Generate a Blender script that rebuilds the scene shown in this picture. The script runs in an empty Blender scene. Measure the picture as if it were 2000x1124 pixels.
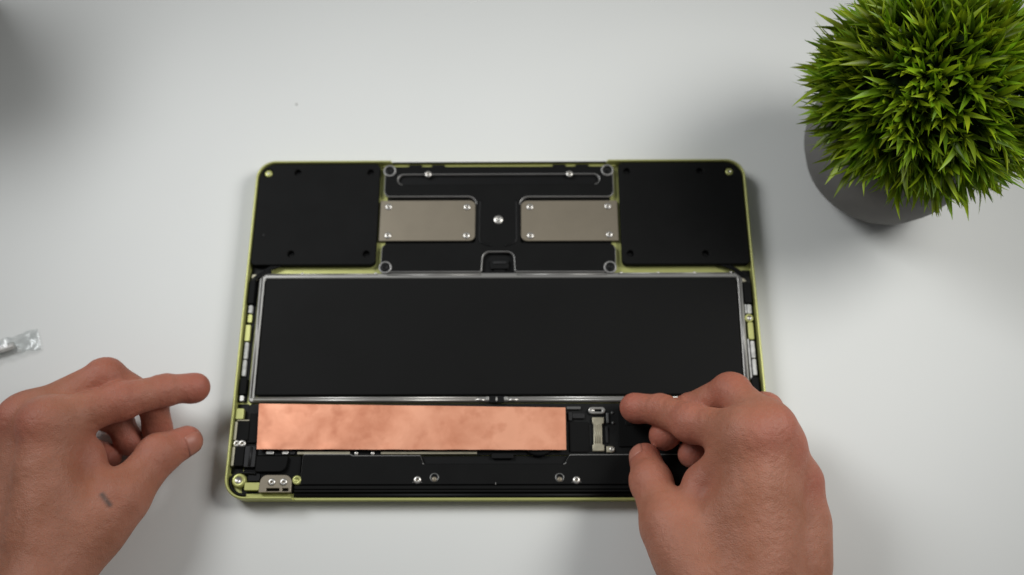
import bpy, bmesh, math, random
import numpy as np
from mathutils import Vector, Matrix

# ------------------------------------------------------------------ camera, light, exposure
SC = bpy.context.scene
COL = SC.collection
MM = 0.001                                   # everything below is written in millimetres

def build_camera():
    cd = bpy.data.cameras.new('camera'); cam = bpy.data.objects.new('camera', cd); COL.objects.link(cam)
    pitch, roll, yaw = 0.38013, -0.028279, 0.026944
    cp, sp = math.cos(pitch), math.sin(pitch)
    rz = Matrix.Rotation(yaw, 3, 'Z')
    right, up, fw = rz @ Vector((1, 0, 0)), rz @ Vector((0, cp, sp)), rz @ Vector((0, sp, -cp))
    cr, sr = math.cos(roll), math.sin(roll)
    r2, u2 = cr*right + sr*up, -sr*right + cr*up
    m = Matrix((r2, u2, -fw)).transposed().to_4x4()
    m.translation = Vector((13.156, -202.415, 566.264))*MM
    cam.matrix_world = m
    cd.sensor_width = 36.0; cd.sensor_fit = 'HORIZONTAL'; cd.lens = 36.0*2007.85/2000.0
    cd.clip_start = 0.01; cd.clip_end = 20
    cd.dof.use_dof = True; cd.dof.focus_distance = 0.515; cd.dof.aperture_fstop = 5.2
    SC.camera = cam
build_camera()

w = bpy.data.worlds.new('World'); SC.world = w; w.use_nodes = True
bg = w.node_tree.nodes['Background']
bg.inputs[0].default_value = (0.93, 0.97, 1.0, 1); bg.inputs[1].default_value = 0.11

def softbox(name, loc, target, sx, sy, power, col=(1, 1, 1), spread=180):
    ld = bpy.data.lights.new(name, 'AREA'); ld.shape = 'RECTANGLE'; ld.size = sx; ld.size_y = sy
    ld.energy = power; ld.color = col; ld.spread = math.radians(spread)
    o = bpy.data.objects.new(name, ld); COL.objects.link(o); o.location = loc
    o.rotation_euler = (Vector(target)-Vector(loc)).to_track_quat('-Z', 'Y').to_euler()
    return o
softbox('softbox_right', (0.58, 0.14, 0.62), (0.02, 0.02, 0), 0.34, 0.34, 0.72, (1.0, 0.99, 0.965), 66)
softbox('softbox_left', (-0.50, 0.30, 0.62), (0.03, 0.0, 0), 0.34, 0.34, 0.68, (0.975, 0.99, 1.0), 66)

SC.view_settings.view_transform = 'Standard'; SC.view_settings.look = 'None'
SC.view_settings.exposure = 0.0; SC.view_settings.gamma = 1.0
SC.render.engine = 'CYCLES'
SC.cycles.use_denoising = True

# ------------------------------------------------------------------ materials
MATS = {}
def node_mat(name):
    m = bpy.data.materials.new(name); m.use_nodes = True
    nt = m.node_tree; b = nt.nodes['Principled BSDF']
    MATS[name] = m
    return m, nt, b
def simple(name, col, rough=0.5, metal=0.0, spec=0.5, noise=0.0, nscale=200.0, bump=0.0, bscale=800.0, rvar=0.0):
    m, nt, b = node_mat(name); N, L = nt.nodes, nt.links
    b.inputs['Base Color'].default_value = (*col, 1); b.inputs['Roughness'].default_value = rough
    b.inputs['Metallic'].default_value = metal; b.inputs['Specular IOR Level'].default_value = spec
    tc = N.new('ShaderNodeTexCoord')
    if noise:
        n = N.new('ShaderNodeTexNoise'); n.inputs['Scale'].default_value = nscale; n.inputs['Detail'].default_value = 4
        L.new(tc.outputs['Object'], n.inputs['Vector'])
        r = N.new('ShaderNodeMapRange'); r.inputs['From Min'].default_value = .3; r.inputs['From Max'].default_value = .7
        r.inputs['To Min'].default_value = 1-noise; r.inputs['To Max'].default_value = 1+noise
        L.new(n.outputs['Fac'], r.inputs['Value'])
        mx = N.new('ShaderNodeMix'); mx.data_type = 'RGBA'; mx.blend_type = 'MULTIPLY'; mx.inputs[0].default_value = 1
        mx.inputs[6].default_value = (*col, 1); L.new(r.outputs[0], mx.inputs[7]); L.new(mx.outputs[2], b.inputs['Base Color'])
        if rvar:
            r2 = N.new('ShaderNodeMapRange'); r2.inputs['From Min'].default_value = .3; r2.inputs['From Max'].default_value = .7
            r2.inputs['To Min'].default_value = rough-rvar; r2.inputs['To Max'].default_value = rough+rvar
            L.new(n.outputs['Fac'], r2.inputs['Value']); L.new(r2.outputs[0], b.inputs['Roughness'])
    if bump:
        n = N.new('ShaderNodeTexNoise'); n.inputs['Scale'].default_value = bscale; n.inputs['Detail'].default_value = 3
        L.new(tc.outputs['Object'], n.inputs['Vector'])
        bp = N.new('ShaderNodeBump'); bp.inputs['Strength'].default_value = bump; bp.inputs['Distance'].default_value = 0.0003
        L.new(n.outputs['Fac'], bp.inputs['Height']); L.new(bp.outputs[0], b.inputs['Normal'])
    return m

M_TABLE = simple('white_tabletop', (0.715, 0.725, 0.705), 0.5, 0, 0.35, noise=0.012, nscale=6.0, bump=0.03, bscale=1500)
M_GREEN = simple('yellow_green_aluminium', (0.46, 0.47, 0.165), 0.36, 0.35, 0.5, noise=0.03, nscale=300)
M_BLACK = simple('black_plastic', (0.0044, 0.0045, 0.0044), 0.64, 0, 0.12, noise=0.15, nscale=60, bump=0.04)
M_BLACK2 = simple('deep_black_plastic', (0.0025, 0.0026, 0.0027), 0.5, 0, 0.2, noise=0.15, nscale=90)
M_DARK = simple('dark_grey_plastic', (0.014, 0.014, 0.0145), 0.5, 0, 0.3, noise=0.2, nscale=200)
M_WRAP = simple('battery_wrap', (0.0050, 0.0050, 0.0048), 0.6, 0, 0.12, noise=0.12, nscale=25, rvar=0.05)
M_SILVER = simple('silver_metal', (0.50, 0.49, 0.46), 0.33, 0.75, 0.5, noise=0.06, nscale=150)
M_FRAME = simple('battery_frame_metal', (0.29, 0.285, 0.27), 0.38, 0.6, 0.5, noise=0.06, nscale=120)
M_BRACKET = simple('nickel_bracket', (0.235, 0.203, 0.152), 0.42, 0.45, 0.5, noise=0.05, nscale=60, bump=0.05)
M_EDGE = simple('bare_edge_metal', (0.28, 0.275, 0.265), 0.34, 0.3, 0.5, noise=0.12, nscale=80)
M_EDGEDIM = simple('dull_edge_metal', (0.14, 0.14, 0.135), 0.4, 0.5, 0.5, noise=0.12, nscale=80)
M_SCREW = simple('steel_screw', (0.62, 0.60, 0.56), 0.38, 0.9, 0.5)
M_WHITE = simple('pale_label', (0.52, 0.52, 0.50), 0.5, 0.0, 0.5, noise=0.25, nscale=350)
M_CREAM = simple('cream_flex', (0.40, 0.37, 0.27), 0.4, 0.25, 0.5, noise=0.12, nscale=400)
M_BOARD = simple('black_circuit_board', (0.005, 0.0053, 0.0052), 0.55, 0, 0.2, noise=0.4, nscale=400, bump=0.3, bscale=500)
M_POT = simple('grey_pot', (0.16, 0.157, 0.15), 0.75, 0, 0.3, noise=0.06, nscale=70, bump=0.15, bscale=900)
M_BLOCKER = simple('black_blocker_shell', (0.02, 0.018, 0.016), 0.55, 0, 0.4, noise=0.15, nscale=120, bump=0.15)
M_CRUMB = simple('grey_crumb', (0.48, 0.48, 0.45), 0.8)

def copper_mat():
    m, nt, b = node_mat('copper_sheet_metal'); N, L = nt.nodes, nt.links
    tc = N.new('ShaderNodeTexCoord')
    n = N.new('ShaderNodeTexNoise'); n.inputs['Scale'].default_value = 52; n.inputs['Detail'].default_value = 7; n.inputs['Distortion'].default_value = 0.25
    L.new(tc.outputs['Object'], n.inputs['Vector'])
    cr = N.new('ShaderNodeValToRGB'); e = cr.color_ramp.elements
    e[0].position = .30; e[0].color = (0.64, 0.248, 0.138, 1); e[1].position = .62; e[1].color = (0.95, 0.450, 0.282, 1)
    L.new(n.outputs['Fac'], cr.inputs[0])
    n2 = N.new('ShaderNodeTexNoise'); n2.inputs['Scale'].default_value = 85; n2.inputs['Detail'].default_value = 3
    L.new(tc.outputs['Object'], n2.inputs['Vector'])
    c2 = N.new('ShaderNodeValToRGB'); e = c2.color_ramp.elements
    e[0].position = .22; e[0].color = (0.75, 0.62, 0.56, 1); e[1].position = .46; e[1].color = (1, 1, 1, 1)
    L.new(n2.outputs['Fac'], c2.inputs[0])
    mx = N.new('ShaderNodeMix'); mx.data_type = 'RGBA'; mx.blend_type = 'MULTIPLY'; mx.inputs[0].default_value = 1
    L.new(cr.outputs[0], mx.inputs[6]); L.new(c2.outputs[0], mx.inputs[7]); L.new(mx.outputs[2], b.inputs['Base Color'])
    b.inputs['Metallic'].default_value = 0.42
    r = N.new('ShaderNodeMapRange'); r.inputs['To Min'].default_value = .52; r.inputs['To Max'].default_value = .34
    L.new(n.outputs['Fac'], r.inputs['Value']); L.new(r.outputs[0], b.inputs['Roughness'])
    bp = N.new('ShaderNodeBump'); bp.inputs['Strength'].default_value = .12; bp.inputs['Distance'].default_value = .0005
    n3 = N.new('ShaderNodeTexNoise'); n3.inputs['Scale'].default_value = 90
    L.new(tc.outputs['Object'], n3.inputs['Vector']); L.new(n3.outputs['Fac'], bp.inputs['Height']); L.new(bp.outputs[0], b.inputs['Normal'])
    return m
M_COPPER = copper_mat()

def skin_mat():
    m, nt, b = node_mat('skin'); N, L = nt.nodes, nt.links
    tc = N.new('ShaderNodeTexCoord'); at = N.new('ShaderNodeAttribute'); at.attribute_name = 'tint'
    sp = N.new('ShaderNodeSeparateColor'); L.new(at.outputs['Color'], sp.inputs[0])
    n = N.new('ShaderNodeTexNoise'); n.inputs['Scale'].default_value = 45; n.inputs['Detail'].default_value = 4
    L.new(tc.outputs['Object'], n.inputs['Vector'])
    cr = N.new('ShaderNodeValToRGB'); e = cr.color_ramp.elements
    e[0].position = .3; e[0].color = (0.335, 0.132, 0.074, 1); e[1].position = .7; e[1].color = (0.440, 0.192, 0.124, 1)
    L.new(n.outputs['Fac'], cr.inputs[0])
    def mix(fac, a, col):
        x = N.new('ShaderNodeMix'); x.data_type = 'RGBA'; L.new(fac, x.inputs[0]); L.new(a, x.inputs[6]); x.inputs[7].default_value = (*col, 1)
        return x.outputs[2]
    c = mix(sp.outputs[0], cr.outputs[0], (0.415, 0.122, 0.088))
    nb = N.new('ShaderNodeTexNoise'); nb.inputs['Scale'].default_value = 600; nb.inputs['Detail'].default_value = 3
    L.new(tc.outputs['Object'], nb.inputs['Vector'])
    c = mix(sp.outputs[1], c, (0.06, 0.055, 0.05))
    L.new(c, b.inputs['Base Color'])
    b.inputs['Roughness'].default_value = 0.52; b.inputs['Specular IOR Level'].default_value = 0.35
    b.inputs['Subsurface Weight'].default_value = 0.25
    b.inputs['Subsurface Radius'].default_value = (1.0, 0.35, 0.2); b.inputs['Subsurface Scale'].default_value = 0.0035
    v = N.new('ShaderNodeTexVoronoi'); v.feature = 'DISTANCE_TO_EDGE'; v.inputs['Scale'].default_value = 900
    L.new(tc.outputs['Object'], v.inputs['Vector'])
    n2 = N.new('ShaderNodeTexNoise'); n2.inputs['Scale'].default_value = 260; n2.inputs['Detail'].default_value = 5
    L.new(tc.outputs['Object'], n2.inputs['Vector'])
    ad = N.new('ShaderNodeMath'); ad.operation = 'MULTIPLY_ADD'; ad.inputs[1].default_value = 0.35
    L.new(v.outputs['Distance'], ad.inputs[0]); L.new(n2.outputs['Fac'], ad.inputs[2])
    bp = N.new('ShaderNodeBump'); bp.inputs['Strength'].default_value = .65; bp.inputs['Distance'].default_value = .0011
    L.new(ad.outputs[0], bp.inputs['Height']); L.new(bp.outputs[0], b.inputs['Normal'])
    return m
M_SKIN = skin_mat()
M_NAIL = simple('finger_nail', (0.42, 0.165, 0.115), 0.45, 0, 0.5)

def leaf_mat():
    m, nt, b = node_mat('leaf_green'); N, L = nt.nodes, nt.links
    at = N.new('ShaderNodeAttribute'); at.attribute_name = 'shade'
    sp = N.new('ShaderNodeSeparateColor'); L.new(at.outputs['Color'], sp.inputs[0])
    cr = N.new('ShaderNodeValToRGB'); e = cr.color_ramp.elements      # along the blade; base darkened further to deepen the shaded gaps
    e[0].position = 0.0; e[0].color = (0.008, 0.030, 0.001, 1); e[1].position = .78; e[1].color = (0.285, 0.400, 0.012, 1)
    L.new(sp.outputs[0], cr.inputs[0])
    hv = N.new('ShaderNodeHueSaturation')
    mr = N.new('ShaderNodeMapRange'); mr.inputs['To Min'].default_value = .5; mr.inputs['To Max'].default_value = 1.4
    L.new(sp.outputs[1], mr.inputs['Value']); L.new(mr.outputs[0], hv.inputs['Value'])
    mh = N.new('ShaderNodeMapRange'); mh.inputs['To Min'].default_value = .535; mh.inputs['To Max'].default_value = .485
    L.new(sp.outputs[2], mh.inputs['Value']); L.new(mh.outputs[0], hv.inputs['Hue'])
    L.new(cr.outputs[0], hv.inputs['Color']); L.new(hv.outputs[0], b.inputs['Base Color'])
    b.inputs['Roughness'].default_value = 0.42; b.inputs['Specular IOR Level'].default_value = 0.4
    tr = N.new('ShaderNodeBsdfTranslucent'); L.new(hv.outputs[0], tr.inputs[0])
    ms = N.new('ShaderNodeMixShader'); ms.inputs[0].default_value = 0.22
    L.new(b.outputs[0], ms.inputs[1]); L.new(tr.outputs[0], ms.inputs[2]); L.new(ms.outputs[0], N['Material Output'].inputs[0])
    return m
M_LEAF = leaf_mat()
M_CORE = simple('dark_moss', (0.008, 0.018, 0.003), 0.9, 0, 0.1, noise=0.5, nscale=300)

def film_mat():
    m, nt, b = node_mat('clear_plastic_film'); N, L = nt.nodes, nt.links
    t = N.new('ShaderNodeBsdfTransparent'); t.inputs[0].default_value = (0.95, 0.96, 0.96, 1)
    g = N.new('ShaderNodeBsdfGlossy'); g.inputs['Roughness'].default_value = 0.16
    ms = N.new('ShaderNodeMixShader')
    fr = N.new('ShaderNodeLayerWeight'); fr.inputs[0].default_value = 0.35
    mr = N.new('ShaderNodeMapRange'); mr.inputs['To Min'].default_value = 0.05; mr.inputs['To Max'].default_value = 0.38
    L.new(fr.outputs['Facing'], mr.inputs['Value']); L.new(mr.outputs[0], ms.inputs[0])
    L.new(t.outputs[0], ms.inputs[1]); L.new(g.outputs[0], ms.inputs[2]); L.new(ms.outputs[0], N['Material Output'].inputs[0])
    return m
M_FILM = film_mat()
M_STICK = simple('grey_stick', (0.62, 0.61, 0.59), 0.4, 0.2, 0.5)

# ------------------------------------------------------------------ helpers
def link(name, me, parent=None, loc=None):
    o = bpy.data.objects.new(name, me); COL.objects.link(o)
    if parent is not None: o.parent = parent
    if loc is not None: o.location = Vector(loc)*MM
    return o
def tag(o, label, cat, group=None, kind=None):
    o['label'] = label
    if cat: o['category'] = cat
    if group: o['group'] = group
    if kind: o['kind'] = kind
    return o
def thing(name, label, cat, loc=(0, 0, 0)):
    o = bpy.data.objects.new(name, None); COL.objects.link(o); o.location = Vector(loc)*MM; o.empty_display_size = .02
    return tag(o, label, cat)
def mesh_from(name, verts, faces, mats, smooth=False):
    me = bpy.data.meshes.new(name)
    me.from_pydata([tuple(c*MM for c in v) for v in verts], [], faces); me.update()
    for m in (mats if isinstance(mats, (list, tuple)) else [mats]): me.materials.append(m)
    if smooth: me.polygons.foreach_set('use_smooth', [True]*len(me.polygons))
    return me
def rounded(pts, radii, seg=6):
    """polygon corners -> rounded outline"""
    out = []; n = len(pts)
    if not isinstance(radii, (list, tuple)): radii = [radii]*n
    for i in range(n):
        p = Vector(pts[i]).to_2d(); a = Vector(pts[i-1]).to_2d(); c = Vector(pts[(i+1) % n]).to_2d(); r = radii[i]
        if r < 0.05: out.append(tuple(p)); continue
        u, v = (a-p).normalized(), (c-p).normalized()
        ang = math.acos(max(-1, min(1, u.dot(v))))
        if ang > 3.1: out.append(tuple(p)); continue
        d = min(r/math.tan(ang/2), .49*(a-p).length, .49*(c-p).length); rr = d*math.tan(ang/2)
        cen = p+(u+v).normalized()*(rr/math.sin(ang/2))
        s, e = p+u*d-cen, p+v*d-cen
        a0 = math.atan2(s.y, s.x); a1 = math.atan2(e.y, e.x); da = (a1-a0+math.pi) % (2*math.pi)-math.pi
        for k in range(seg+1):
            t = a0+da*k/seg; out.append((cen.x+rr*math.cos(t), cen.y+rr*math.sin(t)))
    return out
def rect(x0, y0, x1, y1): return [(x0, y0), (x1, y0), (x1, y1), (x0, y1)]
def disc(x, y, r, n=20): return [(x+r*math.cos(2*math.pi*i/n), y+r*math.sin(2*math.pi*i/n)) for i in range(n)]

def plate(name, outline, z0, z1, mat, parent=None, holes=(), bevel=0.3, edge=None, edge_if=None):
    """a flat plate with a bevelled outline (and holes); the bevel may show another material"""
    cu = bpy.data.curves.new('tmp', 'CURVE'); cu.dimensions = '2D'; cu.fill_mode = 'BOTH'
    for loop in [outline]+list(holes):
        s = cu.splines.new('POLY'); s.points.add(len(loop)-1); s.use_cyclic_u = True
        for q, (x, y) in zip(s.points, loop): q.co = (x*MM, y*MM, 0, 1)
    cu.extrude = max(((z1-z0)/2-bevel), 0.01)*MM; cu.bevel_depth = bevel*MM; cu.bevel_resolution = 1; cu.offset = -bevel*MM
    t = bpy.data.objects.new('tmp', cu); COL.objects.link(t)
    dg = bpy.context.evaluated_depsgraph_get(); dg.update()
    me = bpy.data.meshes.new_from_object(t.evaluated_get(dg))
    bpy.data.objects.remove(t); bpy.data.curves.remove(cu)
    me.name = name; me.transform(Matrix.Translation((0, 0, (z0+z1)/2*MM)))
    me.materials.clear(); me.materials.append(mat)
    if edge:
        me.materials.append(edge)
        for p in me.polygons:
            nz = p.normal.z
            if nz < 0.985 and nz > -0.2 and (edge_if is None or edge_if(p.center/MM, p.normal)): p.material_index = 1
    return link(name, me, parent)
def box(name, x0, y0, z0, x1, y1, z1, mat, parent=None, bevel=0.25):
    return plate(name, rounded(rect(x0, y0, x1, y1), min(.6, abs(x1-x0)*.3, abs(y1-y0)*.3), 2), z0, z1, mat, parent, bevel=min(bevel, (z1-z0)*.45, abs(x1-x0)*.3, abs(y1-y0)*.3))
def lathe(name, prof, mats, seg=24, midx=None, smooth=True):
    v, f, mi = [], [], []
    for r, z in prof:
        for k in range(seg): a = 2*math.pi*k/seg; v.append((r*math.cos(a), r*math.sin(a), z))
    for i in range(len(prof)-1):
        for k in range(seg):
            f.append((i*seg+k, i*seg+(k+1) % seg, (i+1)*seg+(k+1) % seg, (i+1)*seg+k)); mi.append(midx[i] if midx else 0)
    me = mesh_from(name, v, f, mats, smooth)
    for p, q in zip(me.polygons, mi): p.material_index = q
    return me
def tube(name, pts, r, mat, parent=None, seg=8, caps=True):
    """round bar through points; r may be a list"""
    P = [Vector(p) for p in pts]; n = len(P); R = r if isinstance(r, (list, tuple)) else [r]*n
    v, f = [], []; up = Vector((0, 0, 1))
    for i, p in enumerate(P):
        t = (P[min(i+1, n-1)]-P[max(i-1, 0)]).normalized()
        a = t.cross(up if abs(t.z) < .95 else Vector((1, 0, 0))).normalized(); b = a.cross(t)
        for k in range(seg):
            q = 2*math.pi*k/seg; v.append(tuple(p+R[i]*(math.cos(q)*a+math.sin(q)*b)))
    for i in range(n-1):
        for k in range(seg): f.append((i*seg+k, i*seg+(k+1) % seg, (i+1)*seg+(k+1) % seg, (i+1)*seg+k))
    if caps: f += [tuple(range(seg-1, -1, -1)), tuple(range((n-1)*seg, n*seg))]
    return link(name, mesh_from(name, v, f, mat, True), parent)
def smooth_path(pts, n=6):
    P = [Vector(p) for p in pts]; out = []
    for i in range(len(P)-1):
        a, b, c, d = P[max(i-1, 0)], P[i], P[i+1], P[min(i+2, len(P)-1)]
        for k in range(n):
            t = k/n; out.append(.5*((2*b)+(c-a)*t+(2*a-5*b+4*c-d)*t*t+(3*b-a-3*c+d)*t**3))
    out.append(P[-1]); return out

# ------------------------------------------------------------------ the table
def build_table():
    pl = plate('tabletop', rounded(rect(-900, -330, 900, 620), 15, 5), -25, 0, M_TABLE, None, bevel=2)
    pl['kind'] = 'structure'; pl['label'] = 'plain matte white tabletop under everything'
build_table()

# ------------------------------------------------------------------ the laptop
LAP = thing('laptop', 'thin yellow-green laptop lying open with its bottom cover removed, black internals showing', 'laptop', (0, 0, 0))
HW, HH, RC = 148.75, 103.2, 11.5

def rim_path():
    """points of the outline with an inward normal and the span it is in"""
    pts = []
    def seg_pts(a, b, cuts):
        a, b = Vector(a), Vector(b); n = max(2, int((b-a).length/12)); ts = [i/n for i in range(n)]
        ts = sorted(set(ts+cuts)); return [a.lerp(b, t) for t in ts]
    def frac(x, x0, x1): return (x-x0)/(x1-x0)
    xa, xb = -(HW-RC), HW-RC
    def corner(cx, cy, a0):
        return [((cx, cy), a0+math.pi/2*k/12) for k in range(13)]
    out = []
    for p in seg_pts((xa, -HH), (xb, -HH), [frac(v, xa, xb) for v in (-111.6, -110.9, 109.4, 110.1)]): out.append((p, Vector((0, 1))))
    for (c, a) in corner(xb, -HH+RC, -math.pi/2): d = Vector((math.cos(a), math.sin(a))); out.append((Vector(c)+RC*d, -d))
    for p in seg_pts((HW, -HH+RC), (HW, HH-RC), [])[1:]: out.append((p, Vector((-1, 0))))
    for (c, a) in corner(xb, HH-RC, 0): d = Vector((math.cos(a), math.sin(a))); out.append((Vector(c)+RC*d, -d))
    for p in seg_pts((xb, HH), (xa, HH), [frac(v, xb, xa) for v in (65.6, 65.0, -66.4, -67.0)])[1:]: out.append((p, Vector((0, -1))))
    for (c, a) in corner(xa, HH-RC, math.pi/2): d = Vector((math.cos(a), math.sin(a))); out.append((Vector(c)+RC*d, -d))
    for p in seg_pts((-HW, HH-RC), (-HW, -HH+RC), [])[1:]: out.append((p, Vector((1, 0))))
    for (c, a) in corner(xa, -HH+RC, math.pi): d = Vector((math.cos(a), math.sin(a))); out.append((Vector(c)+RC*d, -d))
    clean = [out[0]]
    for o in out[1:]:
        if (o[0]-clean[-1][0]).length > 1e-3: clean.append(o)
    if (clean[-1][0]-clean[0][0]).length < 1e-3: clean.pop()
    return clean
def build_chassis():
    path = rim_path(); n = len(path)
    prof = [(3.2, 4.9), (1.3, 5.4), (.35, 6.6), (0, 8.2), (0, 11.1), (.18, 11.65), (.5, 11.95), (1.0, 12.0), (1.28, 11.85), (1.4, 11.4), (1.4, 6.4)]
    v, f = [], []
    for p, nrm in path:
        low = None
        if p.y < -HH+.01 and -111.3 < p.x < 109.8: low = 8.6
        if p.y > HH-.01 and -66.7 < p.x < 65.3: low = 9.2
        for o, z in prof:
            zz = z if low is None or z <= low else low-.35*(1 if o in (0, 1.4) else 0)
            q = p+nrm*o; v.append((q.x, q.y, zz))
    m = len(prof)
    for i in range(n):
        j = (i+1) % n
        for k in range(m-1): f.append((i*m+k, j*m+k, j*m+k+1, i*m+k+1))
    f.append(tuple(i*m+m-1 for i in range(n)))              # the deck inside
    f.append(tuple(i*m for i in range(n-1, -1, -1)))
    me = mesh_from('chassis', v, f, M_GREEN)
    for p in me.polygons: p.use_smooth = len(p.vertices) == 4
    me.set_sharp_from_angle(angle=math.radians(50))
    o = link('chassis', me, LAP); o['label'] = 'yellow-green aluminium shell with a thin bright rim'
    return o
CH = build_chassis()
plate('lid', rounded(rect(-HW+.5, -HH+.4, HW-.5, HH-.5), RC, 10), 0.5, 4.6, M_GREEN, LAP, bevel=0.9)
for sx in (-1, 1):
    for sy in (-1, 1):
        fo = link('foot', lathe('foot', [(0, .02), (5, .02), (5.3, .3), (5, .6), (0, .6)], M_DARK, 16), LAP, (sx*120, sy*80, 0))

# screws: one shared mesh for each kind
def screw_mesh(name, r, mat, hole=M_BLACK2, dome=.45):
    prof = [(r, -.6), (r, 0), (r*.86, dome*.7), (r*.5, dome), (r*.36, dome*.95), (r*.32, dome*.2), (0.001, dome*.1)]
    return lathe(name, prof, [mat, hole], 14, [0, 0, 0, 0, 1, 1])
SCREW = screw_mesh('screw', 2.2, M_SCREW, M_BRACKET, .7); SCREW_S = screw_mesh('screw', 1.45, M_SCREW)
SCREW_G = screw_mesh('screw', 2.3, M_GREEN, M_SCREW); SCREW_K = screw_mesh('screw', 1.8, M_BLACK2); SCREW_T = screw_mesh('screw', .75, M_SCREW, M_SCREW, .3)
SCREW_L = screw_mesh('screw', 2.9, M_SCREW, M_SILVER, .6)
def screw(me, x, y, z, parent): return link('screw', me, parent, (x, y, z))

# speaker covers in the two corners
def speaker(sgn):
    if sgn < 0:
        x0, x1, y0, y1 = -147.1, -73.4, 34.2, 101.4
        rr = [3.0, 3.2, 3.0, 9.5]; holes = [(-123.7, 95.6), (-79.2, 95.5), (-123.7, 41.4), (-79.1, 41.3)]; cs = (-141.6, 95.1)
        pts = [(x0, y0), (x1, y0), (x1, y1), (x0, y1)]
    else:
        x0, x1, y0, y1 = 71.9, 146.9, 34.0, 101.6
        rr = [3.2, 3.0, 9.5, 3.0]; holes = [(77.0, 95.7), (121.5, 95.6), (76.9, 41.0), (121.2, 40.8)]; cs = (139.3, 95.1)
        pts = [(x0, y0), (x1, y0), (x1, y1), (x0, y1)]
    p = plate('speaker_cover', rounded(pts, rr, 7), 6.5, 10.7, M_BLACK, LAP, holes=[disc(x, y, 1.9, 16) for x, y in holes]+[disc(*cs, 2.7, 18)], bevel=.55)
    for x, y in holes: screw(SCREW_K, x, y, 8.2, p)
    screw(SCREW_G, *cs, 10.2, p)
    return p
spL = speaker(-1); speaker(1)
screw(screw_mesh('screw', 1.0, M_DARK), -140.6, 53.5, 10.7, spL)

# the trackpad's back plate, shaped like a wide H
def trackpad():
    o = [(-70.6, 100.0), (-70.6, 79.3), (-14.6, 79.2), (-14.6, 48.6), (-70.4, 48.4), (-70.4, 29.9), (-10.6, 29.9), (-9.9, 42.7), (8.0, 42.7), (8.6, 29.9),
         (68.3, 29.7), (68.6, 48.1), (12.2, 48.2), (12.2, 79.0), (68.8, 78.8), (68.8, 99.7)]
    r = [2, 4, 5, 2, 4, 2, 1.5, 4, 4, 1.5, 2, 4, 2, 5, 4, 2]
    slot = rounded(rect(-62.2, 87.6, 60.0, 94.3), 3.3, 8)
    def lit_bevel(c, n):  # bare metal colour kept to the bevels that catch the light
        if n.y > .3 and c.y < 49 and c.y > 46: return False
        if abs(c.x+1.2) < 16 and 46 < c.y < 74.5: return False
        if 86.5 < c.y < 89.5 and abs(c.x+1.2) < 58.5: return False
        return not (c.y > 98)
    p = plate('trackpad_plate', rounded(o, r, 6), 6.9, 9.6, M_BLACK, LAP, holes=[slot], bevel=.5, edge=M_EDGE, edge_if=lit_bevel)
    box('slot_floor', -63, 87, 6.5, 61, 95, 7.4, M_BLACK2, p)
    for x, y in ((-67.6, 97.0), (65.2, 96.9), (-67.5, 32.9), (64.8, 32.6)):
        ring = link('rubber_ring', lathe('rubber_ring', [(3.9, -.5), (3.9, .1), (3.5, .35), (3.0, .2), (2.9, .1), (2.5, .5), (1.0, .6), (.6, .2), (.001, .1)], [M_EDGE, M_BLACK2], 20, [0, 0, 0, 1, 1, 1, 1, 1]), p, (x, y, 9.7))
    for x, y in ((-44.1, 94.6), (42.1, 94.4)): screw(SCREW, x, y, 9.6, p)
    screw(SCREW_L, -1.1, 63.7, 9.6, p)
    for s, cx in ((-1, -12.2), (1, 9.8)):
        tube('gasket', smooth_path([(cx-s*.2, 76.5, 9.2), (cx, 70, 9.2), (cx, 62, 9.2), (cx, 52, 9.2), (cx-s*1.6, 48.4, 9.2), (cx-s*7, 46.8, 9.2)], 5), .9, M_BLACK2, p)
    for x in (-52, -38, 36, 50): box('tab', x-4, 99.4, 7.4, x+4, 101.2, 9.4, M_BLACK2, p)
    c = box('connector', -5.4, 32.2, 6.6, 5.0, 38.4, 8.6, M_BLACK2, LAP)
    box('latch', -4.2, 35.2, 8.6, 3.8, 37.0, 9.1, M_DARK, c); box('cable', -3.6, 27.8, 7.4, 3.2, 32.0, 8.0, M_BLACK, c)
    return p
trackpad()

def bracket(x0, y0, x1, y1, rad, scr):
    p = plate('bracket', rounded(rect(x0, y0, x1, y1), rad, 6), 7.0, 8.7, M_BRACKET, LAP, bevel=.3)
    for x, y in scr: screw(SCREW, x, y, 8.8, p)
bracket(-72.4, 50.4, -14.7, 77.2, [.6, 4, 4, .6], [(-67.4, 72.9), (-20, 72.6), (-67.0, 53.9), (-20, 53.7)])
bracket(12.4, 50.1, 70.6, 76.8, [4, .6, .6, 4], [(17.9, 72.5), (64.8, 72.8), (18.1, 53.5), (65.2, 54.0)])

for xa, xb in ((-68.5, -11.5), (9.5, 66.5)): box('dark_gap_sheet', xa, 46.5, 6.41, xb, 80.5, 6.6, M_BLACK2, LAP, .05)  # black sheets added under the brackets so the gaps around them stay dark

# gasket in the finger notch of the front edge
box('notch_strip', -66.2, 101.9, 6.5, 64.9, 103.0, 9.75, M_BLACK2, LAP)
box('front_ledge', -72.0, 100.3, 6.42, 70.4, 101.4, 8.3, M_GREEN, LAP)

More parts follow.
